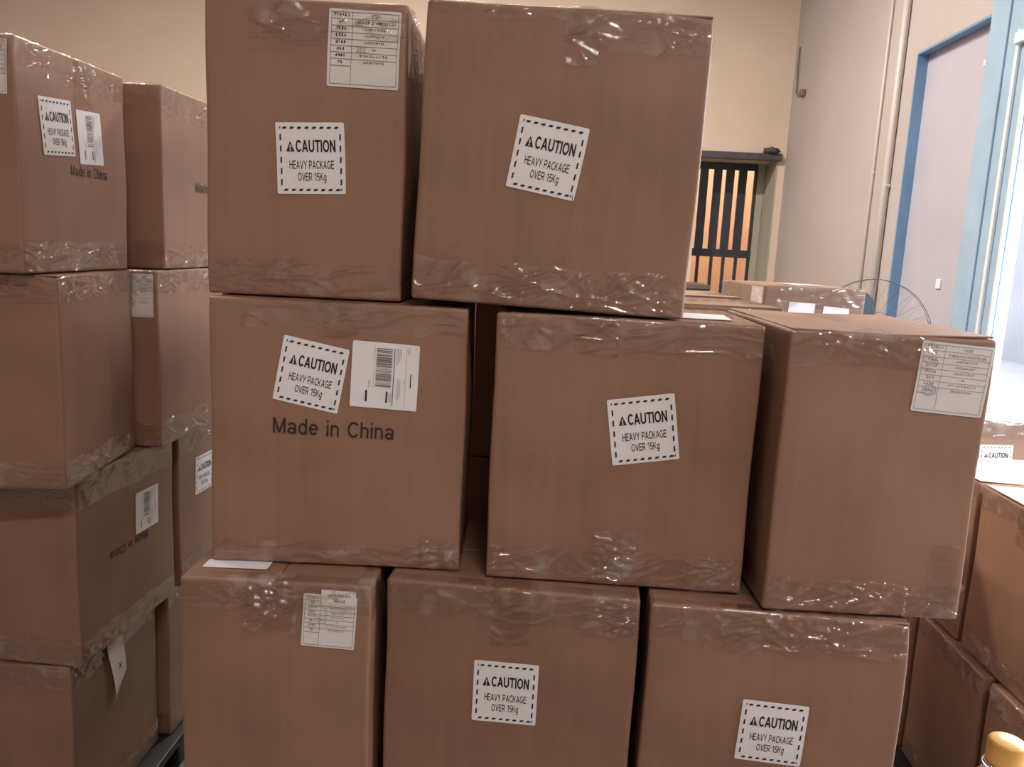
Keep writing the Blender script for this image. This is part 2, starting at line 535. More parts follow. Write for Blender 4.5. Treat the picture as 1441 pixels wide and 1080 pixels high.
class Carton:
    def __init__(self, x, y, z, yaw, w, d, h, label, roll=0.0, group=None, seed=0, crush=(), bulge=0.002, detail=10,
                 flap_gap=(0.0, 0.0), seam='x'):
        self.w, self.d, self.h, self.seed, self.bulge = w, d, h, seed, bulge
        self.ph = np.random.RandomState(seed + 100).rand(12) * 6.28
        R = Matrix.Rotation(yaw, 3, 'Z') @ Matrix.Rotation(roll, 3, 'Y')
        c = Vector((x, y, z)) + R @ Vector((w / 2, d / 2, 0))
        self.o = empty('carton', c, (0, roll, yaw))
        tag(self.o, label, 'box', group)
        self.crush = crush
        self.rs = np.random.RandomState(seed)
        self._body(detail)
        self._flaps(flap_gap, seam)

    # ---- surface functions
    def dims(self, face):
        return {'front': (self.w, self.h), 'back': (self.w, self.h), 'left': (self.d, self.h),
                'right': (self.d, self.h), 'top': (self.w, self.d), 'bottom': (self.w, self.d)}[face]

    def fmap(self, face, s, t, o=0.0):
        s, t = np.asarray(s, float), np.asarray(t, float)
        fw, fh = self.dims(face)
        k = np.clip(1 - (2 * s / fw) ** 2, 0, 1) * np.clip(1 - (2 * t / fh - 1) ** 2, 0, 1)
        if face in ('top', 'bottom'):
            k = k * 0
        i = {'front': 0, 'back': 1, 'left': 2, 'right': 3, 'top': 4, 'bottom': 5}[face]
        p = self.ph
        n = np.sin(s * 17 + p[i]) * np.sin(t * 14 + p[i + 6]) * 0.0007 * np.sqrt(k)
        off = self.bulge * k + n + o
        w, d, h = self.w, self.d, self.h
        one = np.ones_like(s + t)
        if face == 'front': P = (s * one, -d / 2 - off, t * one)
        elif face == 'back': P = (-s * one, d / 2 + off, t * one)
        elif face == 'right': P = (w / 2 + off, s * one, t * one)
        elif face == 'left': P = (-w / 2 - off, -s * one, t * one)
        elif face == 'top': P = (s * one, t * one - d / 2, h + off)
        else: P = (s * one, d / 2 - t * one, -off * 0)
        return np.stack([np.asarray(q, float) * one for q in P], -1)

    def finish(self, P):
        """round the carton edges, then crush corners: the same for every part"""
        w, d, h = self.w, self.d, self.h
        lo = np.array([-w / 2 + RAD, -d / 2 + RAD, RAD])
        hi = np.array([w / 2 - RAD, d / 2 - RAD, h - RAD])
        q = np.clip(P, lo, hi)
        v = P - q
        n2 = np.sqrt((v ** 2).sum(-1, keepdims=True)) + 1e-12
        ni = np.abs(v).max(-1, keepdims=True)
        P = q + v / n2 * ni
        ctr = np.array([0, 0, h / 2])
        p = self.ph
        # slow waviness of the edges
        ex = 0.0009
        P = P + np.stack([ex * np.sin(P[..., 2] * 23 + p[0]), ex * np.sin(P[..., 2] * 19 + P[..., 0] * 9 + p[1]),
                          ex * 0.6 * np.sin(P[..., 0] * 21 + P[..., 1] * 13 + p[2]) * np.clip(P[..., 2] / h, 0, 1)], -1)
        for (sx, sy, sz, amp, sig) in self.crush:
            c = np.array([sx * w / 2, sy * d / 2, sz * h])
            g = np.exp(-((P - c) ** 2).sum(-1, keepdims=True) / sig ** 2)
            P = P + (ctr - c) / np.linalg.norm(ctr - c) * amp * g
        return P

    def grid(self, name, Pfun, us, vs, mat, parent, smooth=True):
        U, V = np.meshgrid(us, vs)
        P = self.finish(Pfun(U, V)).reshape(-1, 3)
        nu, nv = len(us), len(vs)
        f = [(j * nu + i, j * nu + i + 1, (j + 1) * nu + i + 1, (j + 1) * nu + i) for j in range(nv - 1) for i in range(nu - 1)]
        return link_mesh(name, P, f, mat, parent, smooth)

    # ---- parts
    def _ticks(self, L, n):
        r = RAD
        return np.concatenate([[0, r * 0.3, r * 0.62, r, r * 2.2], np.linspace(0.025, L - 0.025, n), [L - r * 2.2, L - r, L - r * 0.62, L - r * 0.3, L]])

    def _body(self, n):
        verts, faces, idx = [], [], {}
        for face in ('front', 'back', 'left', 'right', 'top', 'bottom'):
            fw, fh = self.dims(face)
            us = self._ticks(fw, n) - fw / 2
            vs = self._ticks(fh, n)
            U, V = np.meshgrid(us, vs)
            P = self.finish(self.fmap(face, U, V, 0.0)).reshape(-1, 3)
            if face == 'top':
                inner = (np.abs(U) < fw / 2 - RAD * 1.5) & (np.abs(V - fh / 2) < fh / 2 - RAD * 1.5)
                P[:, 2] -= 0.003 * inner.ravel()
            loc = []
            for p in P:
                key = tuple(np.round(p, 5))
                if key not in idx:
                    idx[key] = len(verts)
                    verts.append(p)
                loc.append(idx[key])
            nu = len(us)
            for j in range(len(vs) - 1):
                for i in range(nu - 1):
                    q = [loc[j * nu + i], loc[j * nu + i + 1], loc[(j + 1) * nu + i + 1], loc[(j + 1) * nu + i]]
                    q = list(dict.fromkeys(q))
                    if len(q) > 2:
                        faces.append(tuple(q))
        self.body = link_mesh('body', verts, faces, CARD, self.o, True)

    def _flaps(self, gap, seam):
        """two closing flaps that meet in a seam across the top"""
        w, d, h = self.w, self.d, self.h
        e = 0.0035
        halves = [(-w / 2 + e, w / 2 - e, -d / 2 + e, -0.0012), (-w / 2 + e, w / 2 - e, 0.0012, d / 2 - e)]
        if seam == 'y':
            halves = [(-w / 2 + e, -0.0012, -d / 2 + e, d / 2 - e), (0.0012, w / 2 - e, -d / 2 + e, d / 2 - e)]
        for k, (x0, x1, y0, y1) in enumerate(halves):
            bm = bmesh.new()
            box_bm(bm, x0, x1, y0, y1, h - 0.0026, h + 0.0002)
            for v in bm.verts:                       # a flap that does not lie quite flat
                out = (v.co.y * (-1 if k == 0 else 1) / (d / 2)) if seam == 'x' else (v.co.x * (-1 if k == 0 else 1) / (w / 2))
                v.co.z += gap[k] * max(0, out)
            bmesh.ops.bevel(bm, geom=bm.edges[:], offset=0.0009, segments=1, affect='EDGES')
            P = np.array([v.co for v in bm.verts])
            for v, c in zip(bm.verts, P):
                v.co = c
            bm_obj('flap', bm, CARD, self.o)

    def wrinkle(self, U, V, amt, rs, n=9):
        o = np.zeros_like(U)
        u0, u1, v0, v1 = U.min(), U.max(), V.min(), V.max()
        for k in range(n):
            cx, cy = u0 + (u1 - u0) * rs.rand(), v0 + (v1 - v0) * rs.rand()
            a = rs.normal(0, 0.55) + (math.pi / 2 if rs.rand() < 0.25 else 0)
            L = 0.012 + 0.05 * rs.rand()
            wd = 0.0015 + 0.0018 * rs.rand()
            du, dv = U - cx, V - cy
            al = du * math.cos(a) + dv * math.sin(a)
            ac = -du * math.sin(a) + dv * math.cos(a) + 0.08 * al * np.sin(al * 60)
            o += 2.2 * amt * (0.4 + 0.6 * rs.rand()) * np.exp(-(ac / wd) ** 2) * np.exp(-(al / L) ** 2)
        return o + amt * 0.25 * (1 + np.sin(U * 55 + V * 20 + rs.rand() * 6)) * 0.5

    def tape(self, face, s0, s1, q0, q1, edge='top', amt=0.0016, mat=None, res=0.0036, n=None, lift=0.0006):
        """strip along the top or bottom edge of a face. q runs from the edge onto the face; below 0 it folds over the top"""
        rs = self.rs
        nu = max(4, int((s1 - s0) / res))
        nv = max(4, int((q1 - q0) / (res * 0.5)))
        us = np.linspace(s0, s1, nu)
        vs = np.linspace(q0, q1, nv)
        vs = np.unique(np.concatenate([vs, [x for x in (-0.004, -0.002, 0.0, 0.002, 0.004) if q0 < x < q1]]))
        n = int(2.3 * (n or max(3, int((s1 - s0) * 55))))
        h = self.h
        jag = rs.rand(4) * 6

        def f(U, V):
            o = lift + self.wrinkle(U, V, amt, rs, n)
            # slightly uneven long edge
            V2 = np.where(V > q0 + (q1 - q0) * 0.75, V + 0.002 * np.sin(U * 40 + jag[0]) + 0.0015 * np.sin(U * 93 + jag[1]), V)
            if edge == 'bottom':
                return self.fmap(face, U, np.clip(V2, 0, h), o)
            P = self.fmap(face, U, np.where(V2 > 0, h - V2, h), np.where(V2 > 0, o, np.minimum(V2, 0)))
            P[..., 2] = np.where(V2 > 0, P[..., 2], h + 0.0006 + o * 0.25)
            return P
        if edge == 'top':
            us = us[::-1]                            # keep the film's outer side outward
        return self.grid('packing_tape', f, us, vs, mat or TAPE, self.o)

    def _place(self, face, s, t, rot):
        c, sn = math.cos(rot), math.sin(rot)
        return lambda x, y, o: self.fmap(face, s + c * x - sn * y, t + sn * x + c * y, o)

    def sheet(self, name, face, s, t, w, h, rot, mat, parent=None, o=0.0011, n=7, curl=0.0):
        pl_ = self._place(face, s, t, rot)
        us = np.linspace(-w / 2, w / 2, n)
        vs = np.linspace(-h / 2, h / 2, n)
        e = 0.0022
        us = np.sort(np.concatenate([us, [-w / 2 + e, w / 2 - e]]))
        vs = np.sort(np.concatenate([vs, [-h / 2 + e, h / 2 - e]]))

        def f(U, V):
            # rounded corners
            qx, qy = np.clip(U, -w / 2 + e, w / 2 - e), np.clip(V, -h / 2 + e, h / 2 - e)
            dx, dy = U - qx, V - qy
            m_ = np.sqrt(dx ** 2 + dy ** 2) + 1e-12
            mi = np.maximum(np.abs(dx), np.abs(dy))
            U, V = qx + dx / m_ * mi, qy + dy / m_ * mi
            return pl_(U, V, o + curl * (U / w + 0.5) ** 4)
        return self.grid(name, f, us, vs, mat, parent or self.o)

    def prt(self, name, pr, face, s, t, rot, mat, parent, o=0.0016):
        v = np.array(pr.v)
        P = self.finish(self._place(face, s, t, rot)(v[:, 0], v[:, 1], o))
        return link_mesh(name, P, pr.f, mat, parent)

    def caution(self, face, s, t, w, h, rot):
        sh = self.sheet('caution_label', face, s, t, w, h, rot, PAPER)
        tag(sh, 'white caution sticker with a dashed black border')
        p = P2()
        X = lambda a: (a - 0.5) * w
        Y = lambda b_: (0.5 - b_) * h
        m_, th = 0.06, 0.031
        for k in range(8):
            a = 0.095 + k * 0.108
            for yy in (0.058, 0.928):
                p.poly([(X(a), Y(yy + th)), (X(a + 0.055), Y(yy + th)), (X(a + 0.072), Y(yy)), (X(a + 0.017), Y(yy))])
        for k in range(5):
            b0 = 0.155 + k * 0.158
            for xx in (0.055, 0.925):
                p.poly([(X(xx), Y(b0 + 0.10)), (X(xx + 0.024), Y(b0 + 0.085)), (X(xx + 0.024), Y(b0)), (X(xx), Y(b0 + 0.015))])
        p.poly([(X(0.055), Y(0.058)), (X(0.055), Y(0.10)), (X(0.078), Y(0.058))])
        p.poly([(X(0.949), Y(0.954)), (X(0.949), Y(0.915)), (X(0.92), Y(0.954))])
        self.prt('dashed_border', p, face, s, t, rot, INK, sh)
        tr = P2()
        ax, bx, ty, by = 0.145, 0.265, 0.265, 0.405
        cx = (ax + bx) / 2
        # black triangle with an open exclamation mark: two halves and the bits round the stroke
        tr.poly([(X(ax), Y(by)), (X(cx - 0.012), Y(by)), (X(cx - 0.008), Y(ty + 0.045)), (X(cx - 0.004), Y(ty))])
        tr.poly([(X(cx + 0.012), Y(by)), (X(bx), Y(by)), (X(cx + 0.004), Y(ty)), (X(cx + 0.008), Y(ty + 0.045))])
        tr.rect(X(cx - 0.006), Y(ty + 0.042), X(cx + 0.006), Y(ty))
        tr.rect(X(cx - 0.013), Y(by - 0.034), X(cx + 0.013), Y(by - 0.045))
        tr.rect(X(cx - 0.013), Y(by), X(cx + 0.013), Y(by - 0.012))
        self.prt('warning_triangle', tr, face, s, t, rot, INK, sh)
        tx = P2()
        tx.letters('CAUTION', X(0.285), Y(0.413), X(0.865), Y(0.240), 0.185, 0.07)
        tx.letters('HEAVY PACKAGE', X(0.185), Y(0.648), X(0.835), Y(0.530), 0.135, 0.10)
        tx.letters('OVER 15Kg', X(0.305), Y(0.815), X(0.72), Y(0.700), 0.135, 0.10)
        self.prt('lettering', tx, face, s, t, rot, INK, sh)
        return sh

    def shipping(self, face, s, t, w, h, rot):
        sh = self.sheet('shipping_label', face, s, t, w, h, rot, PAPER)
        tag(sh, 'white shipping label with a sideways barcode')
        rs = np.random.RandomState(5)
        X = lambda a: (a - 0.5) * w
        Y = lambda b_: (0.5 - b_) * h
        p = P2()
        yy = 0.085
        while yy < 0.67:
            th = rs.choice([0.004, 0.006, 0.010, 0.016])
            p.rect(X(0.365), Y(yy + th), X(0.60), Y(yy))
            yy += th + rs.choice([0.006, 0.009, 0.014])
        self.prt('barcode', p, face, s, t, rot, INKG, sh)
        p = P2()
        p.rect(X(0.628), Y(0.955), X(0.638), Y(0.075))
        p.rect(X(0.222), Y(0.905), X(0.252), Y(0.735))
        p.rect(X(0.53), Y(0.905), X(0.556), Y(0.735))
        p.rect(X(0.882), Y(0.65), X(0.897), Y(0.44))
        self.prt('rule_lines', p, face, s, t, rot, INK, sh)
        p = P2()
        p.rect(X(0.335), Y(0.70), X(0.339), Y(0.06))
        p.rect(X(0.81), Y(0.955), X(0.815), Y(0.05))
        for k in range(5):
            p.rect(X(0.57 + k * 0.011), Y(0.895), X(0.574 + k * 0.011), Y(0.745))
        for (a, b0, b1) in ((0.665, 0.07, 0.33), (0.685, 0.07, 0.30), (0.705, 0.08, 0.26), (0.725, 0.07, 0.22), (0.69, 0.52, 0.86), (0.71, 0.52, 0.84),
                            (0.73, 0.55, 0.80), (0.78, 0.52, 0.60), (0.835, 0.05, 0.13), (0.85, 0.05, 0.16), (0.26, 0.58, 0.70), (0.28, 0.56, 0.68)):
            y = b0
            while y < b1:
                L_ = 0.012 + 0.03 * rs.rand()
                p.rect(X(a), Y(min(b1, y + L_)), X(a + 0.008), Y(y))
                y += L_ + 0.008
        self.prt('small_print', p, face, s, t, rot, INKL, sh)
        return sh

    def made(self, face, s, t, w, h, rot, s_='Made in China'):
        p = P2()
        p.letters(s_, -w / 2, -h / 2, w / 2, h / 2, 0.13, 0.14)
        o = self.prt('printed_text', p, face, s, t, rot, INKB, self.o, 0.0008)
        tag(o, 'black printed words on the cardboard')
        return o

    def table(self, face, s, t, w, h, rot, style=0):
        sh = self.sheet('packing_list', face, s, t, w, h, rot, PAPER2)
        tag(sh, 'white paper form with a ruled table')
        rs = np.random.RandomState(20 + style)
        X = lambda a: (a - 0.5) * w
        Y = lambda b_: (0.5 - b_) * h
        p = P2()
        lw = 0.007
        xs = 0.325
        for b_ in (0.035, 0.12, 0.21, 0.295, 0.38, 0.465, 0.55, 0.635):
            p.rect(X(0.035), Y(b_ + lw), X(0.965), Y(b_))
        p.rect(X(0.035), Y(0.73), X(xs), Y(0.723))
        p.rect(X(0.035), Y(0.965), X(0.965), Y(0.958))
        for a in (0.035, xs, 0.958):
            p.rect(X(a), Y(0.965), X(a + lw), Y(0.035))
        self.prt('ruled_table', p, face, s, t, rot, INKG if style != 2 else INKL, sh)
        p = P2()
        rows = [0.047, 0.135, 0.222, 0.307, 0.392, 0.477, 0.562, 0.650]
        nch = [6, 2, 4, 4, 4, 3, 4, 2]
        for b_, n_ in zip(rows, nch):
            wd = n_ * 0.038
            p.scribble(X(0.18 - wd / 2), Y(b_ + 0.045), X(0.18 + wd / 2), Y(b_), n_, rs)
        mid = 0.645
        if style == 0:
            p.text('C21', X(mid - 0.05), Y(0.103), X(mid + 0.05), Y(0.055), 0.01)
            p.text('1303-0P 2 VM02(C21', X(mid - 0.28), Y(0.195), X(mid + 0.28), Y(0.14), 0.01)
        else:
            p.scribble(X(mid - 0.07), Y(0.10), X(mid + 0.07), Y(0.055), 4, rs)
            p.scribble(X(mid - 0.26), Y(0.195), X(mid + 0.26), Y(0.145), 14, rs)
        self.prt('table_characters', p, face, s, t, rot, (INK, INKG, INKL)[style], sh)
        p = P2()
        for b_, wd, n_ in ((0.228, 0.30, 12), (0.313, 0.28, 11), (0.398, 0.28, 11), (0.483, 0.05, 2), (0.567, 0.40, 9), (0.650, 0.30, 12)):
            p.scribble(X(mid - wd / 2), Y(b_ + 0.035), X(mid + wd / 2), Y(b_), n_, rs)
        self.prt('faint_characters', p, face, s, t, rot, INKL if style != 0 else INKG, sh)
        p = P2()
        if style == 0:
            p.rect(X(0.40), Y(0.54), X(0.545), Y(0.53)); p.rect(X(0.40), Y(0.48), X(0.545), Y(0.47))
            p.scribble(X(0.41), Y(0.525), X(0.535), Y(0.485), 3, rs)
            self.prt('green_stamp', p, face, s, t, rot, STAMPG, sh, 0.0019)
        else:
            cx, cy = (0.36, 0.47) if style == 1 else (0.20, 0.68)
            for k in range(20):
                a0, a1 = 2 * math.pi * k / 20, 2 * math.pi * (k + 1) / 20
                p.poly([(X(cx + rr * math.cos(a)), Y(cy + rr * 0.8 * math.sin(a))) for rr, a in ((0.1, a0), (0.1, a1), (0.085, a1), (0.085, a0))])
            p.scribble(X(cx - 0.07), Y(cy + 0.03), X(cx + 0.07), Y(cy - 0.03), 4, rs)
            self.prt('blue_stamp', p, face, s, t, rot, STAMPB, sh, 0.0019)
        return sh

    def standard_tapes(self, faces=('front',), top=(0.02, 0.055), bot=0.055, amt=0.0016, res=0.0046):
        for fc in faces:
            fw = self.dims(fc)[0]
            if top:
                self.tape(fc, -fw / 2 + 0.002, fw / 2 - 0.002, -top[0], top[1] * (0.9 + 0.2 * self.rs.rand()), 'top', amt, res=res)
            if bot:
                self.tape(fc, -fw / 2 + 0.002, fw / 2 - 0.002, 0.0015, bot * (0.9 + 0.2 * self.rs.rand()), 'bottom', amt, res=res)


# ------------------------------------------------------------------ room
RX0, RY0, RZ1 = -5.2, -3.2, 4.0


def structure(o):
    o['kind'] = 'structure'
    return o


structure(bevbox('floor', RX0 - 0.2, WALL_X + 0.2, RY0 - 0.2, WALL_Y + 2.6, FLOOR_Z - 0.1, FLOOR_Z, FLOORM, bev=0))
structure(bevbox('ceiling', RX0 - 0.2, WALL_X + 0.2, RY0 - 0.2, WALL_Y + 2.6, RZ1, RZ1 + 0.1, CEIL, bev=0))
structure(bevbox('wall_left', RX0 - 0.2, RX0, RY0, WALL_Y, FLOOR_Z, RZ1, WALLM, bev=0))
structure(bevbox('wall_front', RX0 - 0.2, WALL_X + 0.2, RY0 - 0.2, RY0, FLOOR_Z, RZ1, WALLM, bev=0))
# back wall with the barred opening
GX0, GX1, GZ1 = 1.27, 1.94, 2.105
bm = bmesh.new()
box_bm(bm, RX0 - 0.2, GX0, WALL_Y, WALL_Y + 0.42, FLOOR_Z, RZ1)
box_bm(bm, GX1, WALL_X + 0.2, WALL_Y, WALL_Y + 0.42, FLOOR_Z, RZ1)
box_bm(bm, GX0, GX1, WALL_Y, WALL_Y + 0.42, GZ1, RZ1)
wb = structure(bm_obj('wall_back', bm, WALLM))
# plastered right reveal of the opening
structure(bevbox('trim_1', GX1 - 0.012, GX1 + 0.001, WALL_Y - 0.002, WALL_Y + 0.42, FLOOR_Z, GZ1, GREYG, bev=0.003))
# the room behind the bars
bm = bmesh.new()
box_bm(bm, 0.0, 2.2, 9.4, 9.5, FLOOR_Z, RZ1)
box_bm(bm, -0.1, 0.0, WALL_Y + 0.42, 9.5, FLOOR_Z, RZ1)
box_bm(bm, 2.2, 2.3, WALL_Y + 0.42, 9.5, FLOOR_Z, RZ1)
structure(bm_obj('wall_back_room', bm, ORANGE))
# right wall: daylight doorway, blue frame, closed leaf in a shallow recess
RC0, RC1, RCZ, RCX = 4.10, 4.886, 2.438, 2.058
bm = bmesh.new()
W1 = WALL_X + 0.2
box_bm(bm, WALL_X, W1, RC1, WALL_Y + 0.2, FLOOR_Z, RZ1)
box_bm(bm, WALL_X, W1, RC0, RC1, RCZ, RZ1)
box_bm(bm, RCX + 0.02, W1, RC0, RC1, FLOOR_Z, RCZ)
box_bm(bm, WALL_X, W1, DOOR_Y1, RC0, 2.9, RZ1)
box_bm(bm, WALL_X, W1, DOOR_Y0, DOOR_Y1, 2.9, RZ1)
box_bm(bm, WALL_X, W1, RY0, DOOR_Y0, FLOOR_Z, RZ1)
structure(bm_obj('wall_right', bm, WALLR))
d1 = structure(bevbox('door_1', RCX, RCX + 0.018, RC0, RC1, FLOOR_Z, RCZ, LEAF, bev=0.003))
# blue reveals (far jamb and head) of the recess
bevbox('jamb', WALL_X - 0.003, RCX, RC1 - 0.010, RC1 + 0.004, FLOOR_Z, RCZ, BLUED, d1, bev=0.002)
bevbox('head', WALL_X - 0.003, RCX, RC0, RC1 - 0.010, RCZ - 0.010, RCZ + 0.004, BLUED, d1, bev=0.002)
bevbox('knob_plate', RCX - 0.008, RCX, 4.38, 4.43, 1.16, 1.21, WHITE, d1, bev=0.003)
bevbox('edge_scuff_plate', RCX - 0.004, RCX, 4.17, 4.25, 2.24, 2.27, WHITE, d1, bev=0.002)
# blue post, two corner highlights built as white strips, and the blue door head
t1 = structure(bevbox('trim_2', WALL_X - 0.012, WALL_X + 0.045, DOOR_Y1, RC0, FLOOR_Z, 2.9, BLUE, bev=0.006))
bevbox('edge_highlight', WALL_X - 0.026, WALL_X - 0.012, 3.80, 3.825, FLOOR_Z, 2.30, WHITE, t1, bev=0.003)
bevbox('edge_highlight', WALL_X - 0.026, WALL_X - 0.012, 3.705, 3.725, FLOOR_Z, 2.22, WHITE, t1, bev=0.003)
bevbox('groove_bead', WALL_X - 0.022, WALL_X - 0.012, 3.92, 3.935, FLOOR_Z, 2.9, BLUE, t1, bev=0.003)
bevbox('hinge_bracket', WALL_X - 0.04, WALL_X - 0.012, 3.72, 3.82, 2.235, 2.285, WHITE, t1, bev=0.006)
structure(bevbox('trim_3', WALL_X - 0.006, W1, DOOR_Y0, DOOR_Y1, DOOR_Z, 2.9, BLUE, bev=0.006))
structure(bevbox('trim_4', WALL_X - 0.012, W1, DOOR_Y0 - 0.12, DOOR_Y0, FLOOR_Z, 2.9, BLUE, bev=0.006))
# outside the doorway: yard and a pale wall across it
structure(bevbox('ground_outside', W1, 14, -12, 20, FLOOR_Z - 0.14, FLOOR_Z - 0.02, YARD, bev=0))
structure(bevbox('wall_outside', 7.2, 7.4, -12, 20, FLOOR_Z - 0.02, 2.3, YARD, bev=0))

# pipes on the right wall
p_ = empty('wall_pipe', (WALL_X - 0.022, 5.06, FLOOR_Z))
tube('pipe', [(0, 0, 0), (0, 0, RZ1 - FLOOR_Z)], 0.021, PIPE, p_, 12)
for z in (0.6, 1.8, 3.0):
    bevbox('clip', -0.012, 0.022, -0.027, 0.027, z, z + 0.02, PIPE, p_, bev=0.004)
tag(p_, 'ivory pipe running up the wall beside the blue door recess', 'pipe')
p_ = empty('wall_conduit', (WALL_X - 0.010, 5.31, FLOOR_Z))
tube('pipe', [(0, 0, 0), (0, 0, RZ1 - FLOOR_Z)], 0.010, PIPE, p_, 10)
for z in (0.7, 1.9, 3.1):
    bevbox('clip', -0.006, 0.010, -0.014, 0.014, z, z + 0.012, PIPE, p_, bev=0.003)
tag(p_, 'thin pale conduit on the wall behind the ivory pipe', 'conduit')
# hanging wire end
w_ = empty('hanging_wire', (WALL_X, 7.17, 2.58))
tube('wire', [(-0.012, 0.03, 0.42), (-0.014, 0.03, 0.27), (-0.012, 0.015, 0.15), (-0.014, 0.0, 0.06), (-0.016, -0.06, 0.02), (-0.02, -0.15, 0.012), (-0.022, -0.19, 0.015)], 0.006, INKG, w_, 6)
bevbox('wire_end', -0.045, 0, -0.23, -0.18, -0.01, 0.045, INKG, w_, bev=0.01)
tag(w_, 'short dark wire end hooking out from the wall right of the barred opening', 'wire')

# barred gate deep in the opening of the back wall
g = empty('barred_gate', ((GX0 + GX1) / 2, WALL_Y + 0.36, FLOOR_Z))
gx = (GX0 + GX1) / 2
tag(g, 'dark steel barred gate in the opening of the back wall', 'gate')
for k, x in enumerate((1.285, 1.392, 1.515, 1.625, 1.738, 1.850)):
    wdt = 0.042 if 0 < k < 5 else 0.016
    bevbox('bar', x - gx - wdt, x - gx + wdt * 0.75, -0.015, 0.015, 1.30 - FLOOR_Z, GZ1 - FLOOR_Z, STEEL, g, bev=0.003)
    bevbox('thin_bar', x - gx - 0.016, x - gx + 0.012, -0.012, 0.012, 0, 1.27 - FLOOR_Z, STEEL, g, bev=0.003)
bevbox('rail', GX0 - gx, 1.86 - gx, -0.022, 0.022, 1.265 - FLOOR_Z, 1.335 - FLOOR_Z, STEEL, g, bev=0.004)
bevbox('rail', GX0 - gx, 1.86 - gx, -0.022, 0.022, GZ1 - 0.06 - FLOOR_Z, GZ1 - FLOOR_Z - 0.002, STEEL, g, bev=0.004)
bevbox('rail', GX0 - gx, 1.86 - gx, -0.022, 0.022, 0.0, 0.06, STEEL, g, bev=0.004)
bevbox('side_board', 1.862 - gx, 1.926 - gx, -0.012, 0.012, 0.0, GZ1 - FLOOR_Z - 0.002, GREYG, g, bev=0.003)
l_ = bevbox('lintel_beam', 1.0, 1.955, WALL_Y - 0.06, WALL_Y - 0.001, GZ1 - 0.01, GZ1 + 0.05, LINTEL, bev=0.008)
tag(l_, 'dark weathered beam across the top of the barred opening', 'beam')
bm = bmesh.new()
bmesh.ops.create_icosphere(bm, subdivisions=3, radius=0.05)
for v in bm.verts:
    n_ = v.co.normalized()
    v.co *= 1 + 0.25 * math.sin(n_.x * 7 + 1) * math.cos(n_.y * 9) + 0.15 * math.sin(n_.z * 13)
    v.co.z *= 0.6
    v.co.x *= 1.3
    v.co.z = max(v.co.z, -0.02)
o = bm_obj('cable_bundle', bm, LINTEL, smooth=True)
o.location = (1.86, WALL_Y - 0.055, GZ1 + 0.07)
tag(o, 'small dark bundle lying on the beam end over the barred opening', 'bundle')

# brown cabinet behind the stacks
cb = empty('cabinet', (0.80, 5.2, FLOOR_Z))
bevbox('body', -0.18, 0.18, -0.18, 0.18, 0.0, 1.15, BROWN, cb, bev=0.005)
bevbox('top_board', -0.20, 0.195, -0.20, 0.20, 1.15, 1.178, BROWN, cb, bev=0.004)
dd = bevbox('cabinet_door', -0.165, 0.165, -0.198, -0.181, 0.06, 1.12, BROWN, cb, bev=0.004)
bevbox('handle', 0.12, 0.135, -0.22, -0.198, 0.55, 0.70, STEEL, dd, bev=0.004)
bevbox('side_post', 0.02, 0.06, 0.0, 0.04, 1.178, 1.26, BROWN, cb, bev=0.003)
tag(cb, 'dark brown cabinet far behind the stack in front of the barred gate', 'cabinet')


# unseen ceiling lamps, added so the room light has a source
def added_ceiling_lamp(loc, label, power, rz=0.0, color=LAMP_COLOR, length=1.2):
    r = empty('added_tube_lamp', loc, (0, 0, rz))
    h = length / 2
    bevbox('batten', -h, h, -0.05, 0.05, -0.05, 0.0, LAMPB, r, bev=0.008)
    for s in (-1, 1):
        bevbox('end_cap', s * (h - 0.02) - 0.012, s * (h - 0.02) + 0.012, -0.02, 0.02, -0.10, -0.05, LAMPB, r, bev=0.004)
    tube('tube', [(-h + 0.03, 0, -0.085), (h - 0.03, 0, -0.085)], 0.014, TUBE, r, 12)
    ld = bpy.data.lights.new('tube_fill_light', 'AREA')
    ld.shape = 'RECTANGLE'
    ld.size = length
    ld.size_y = 0.12
    ld.energy = power
    ld.color = color
    lo = bpy.data.objects.new('tube_fill_light', ld)
    C.objects.link(lo)
    lo.parent = r
    lo.location = (0, 0, -0.12)
    tag(r, label, 'lamp', 'added unseen fluorescent tube lamps on the ceiling')
    return r


added_ceiling_lamp((0.8, -1.4, RZ1), 'added unseen white fluorescent batten lamp on the ceiling behind the viewer', LAMP_POWER)
added_ceiling_lamp((-0.5, 4.5, RZ1), 'added unseen white fluorescent batten lamp on the ceiling over the stacks', 205, color=(1.0, 0.88, 0.72))
added_ceiling_lamp((-2.3, 2.4, RZ1), 'unseen white fluorescent batten lamp added over the left aisle to light the right row', 120, rz=1.57, color=(1.0, 0.88, 0.76))  # added only to brighten the left sides of the right row
added_ceiling_lamp((1.4, 8.7, RZ1), 'added unseen white fluorescent batten lamp on the ceiling of the room behind the bars', 75, color=(1.0, 0.88, 0.76))


# ------------------------------------------------------------------ pallets
def pallet(x0, x1, y0, y1, label, top=0.0, n=5):
    """black plastic pallet: deck boards on runners"""
    cx, cy = (x0 + x1) / 2, (y0 + y1) / 2
    r = empty('plastic_pallet', (cx, cy, FLOOR_Z))
    hgt = top - FLOOR_Z
    w, d = x1 - x0, y1 - y0
    pitch = w / n
    for k in range(n):
        a = -w / 2 + k * pitch
        bevbox('deck_board', a + 0.004, a + pitch - 0.004, -d / 2, d / 2, hgt - 0.022, hgt, BLACKP, r, bev=0.003)
    for yy in (-d / 2, -0.045, d / 2 - 0.09):
        bevbox('runner', -w / 2 + 0.004, w / 2 - 0.004, yy + 0.002, yy + 0.088, 0.0, hgt - 0.022, BLACKP, r, bev=0.004)
    tag(r, label, 'pallet', 'black plastic pallets under the stacks')
    return r


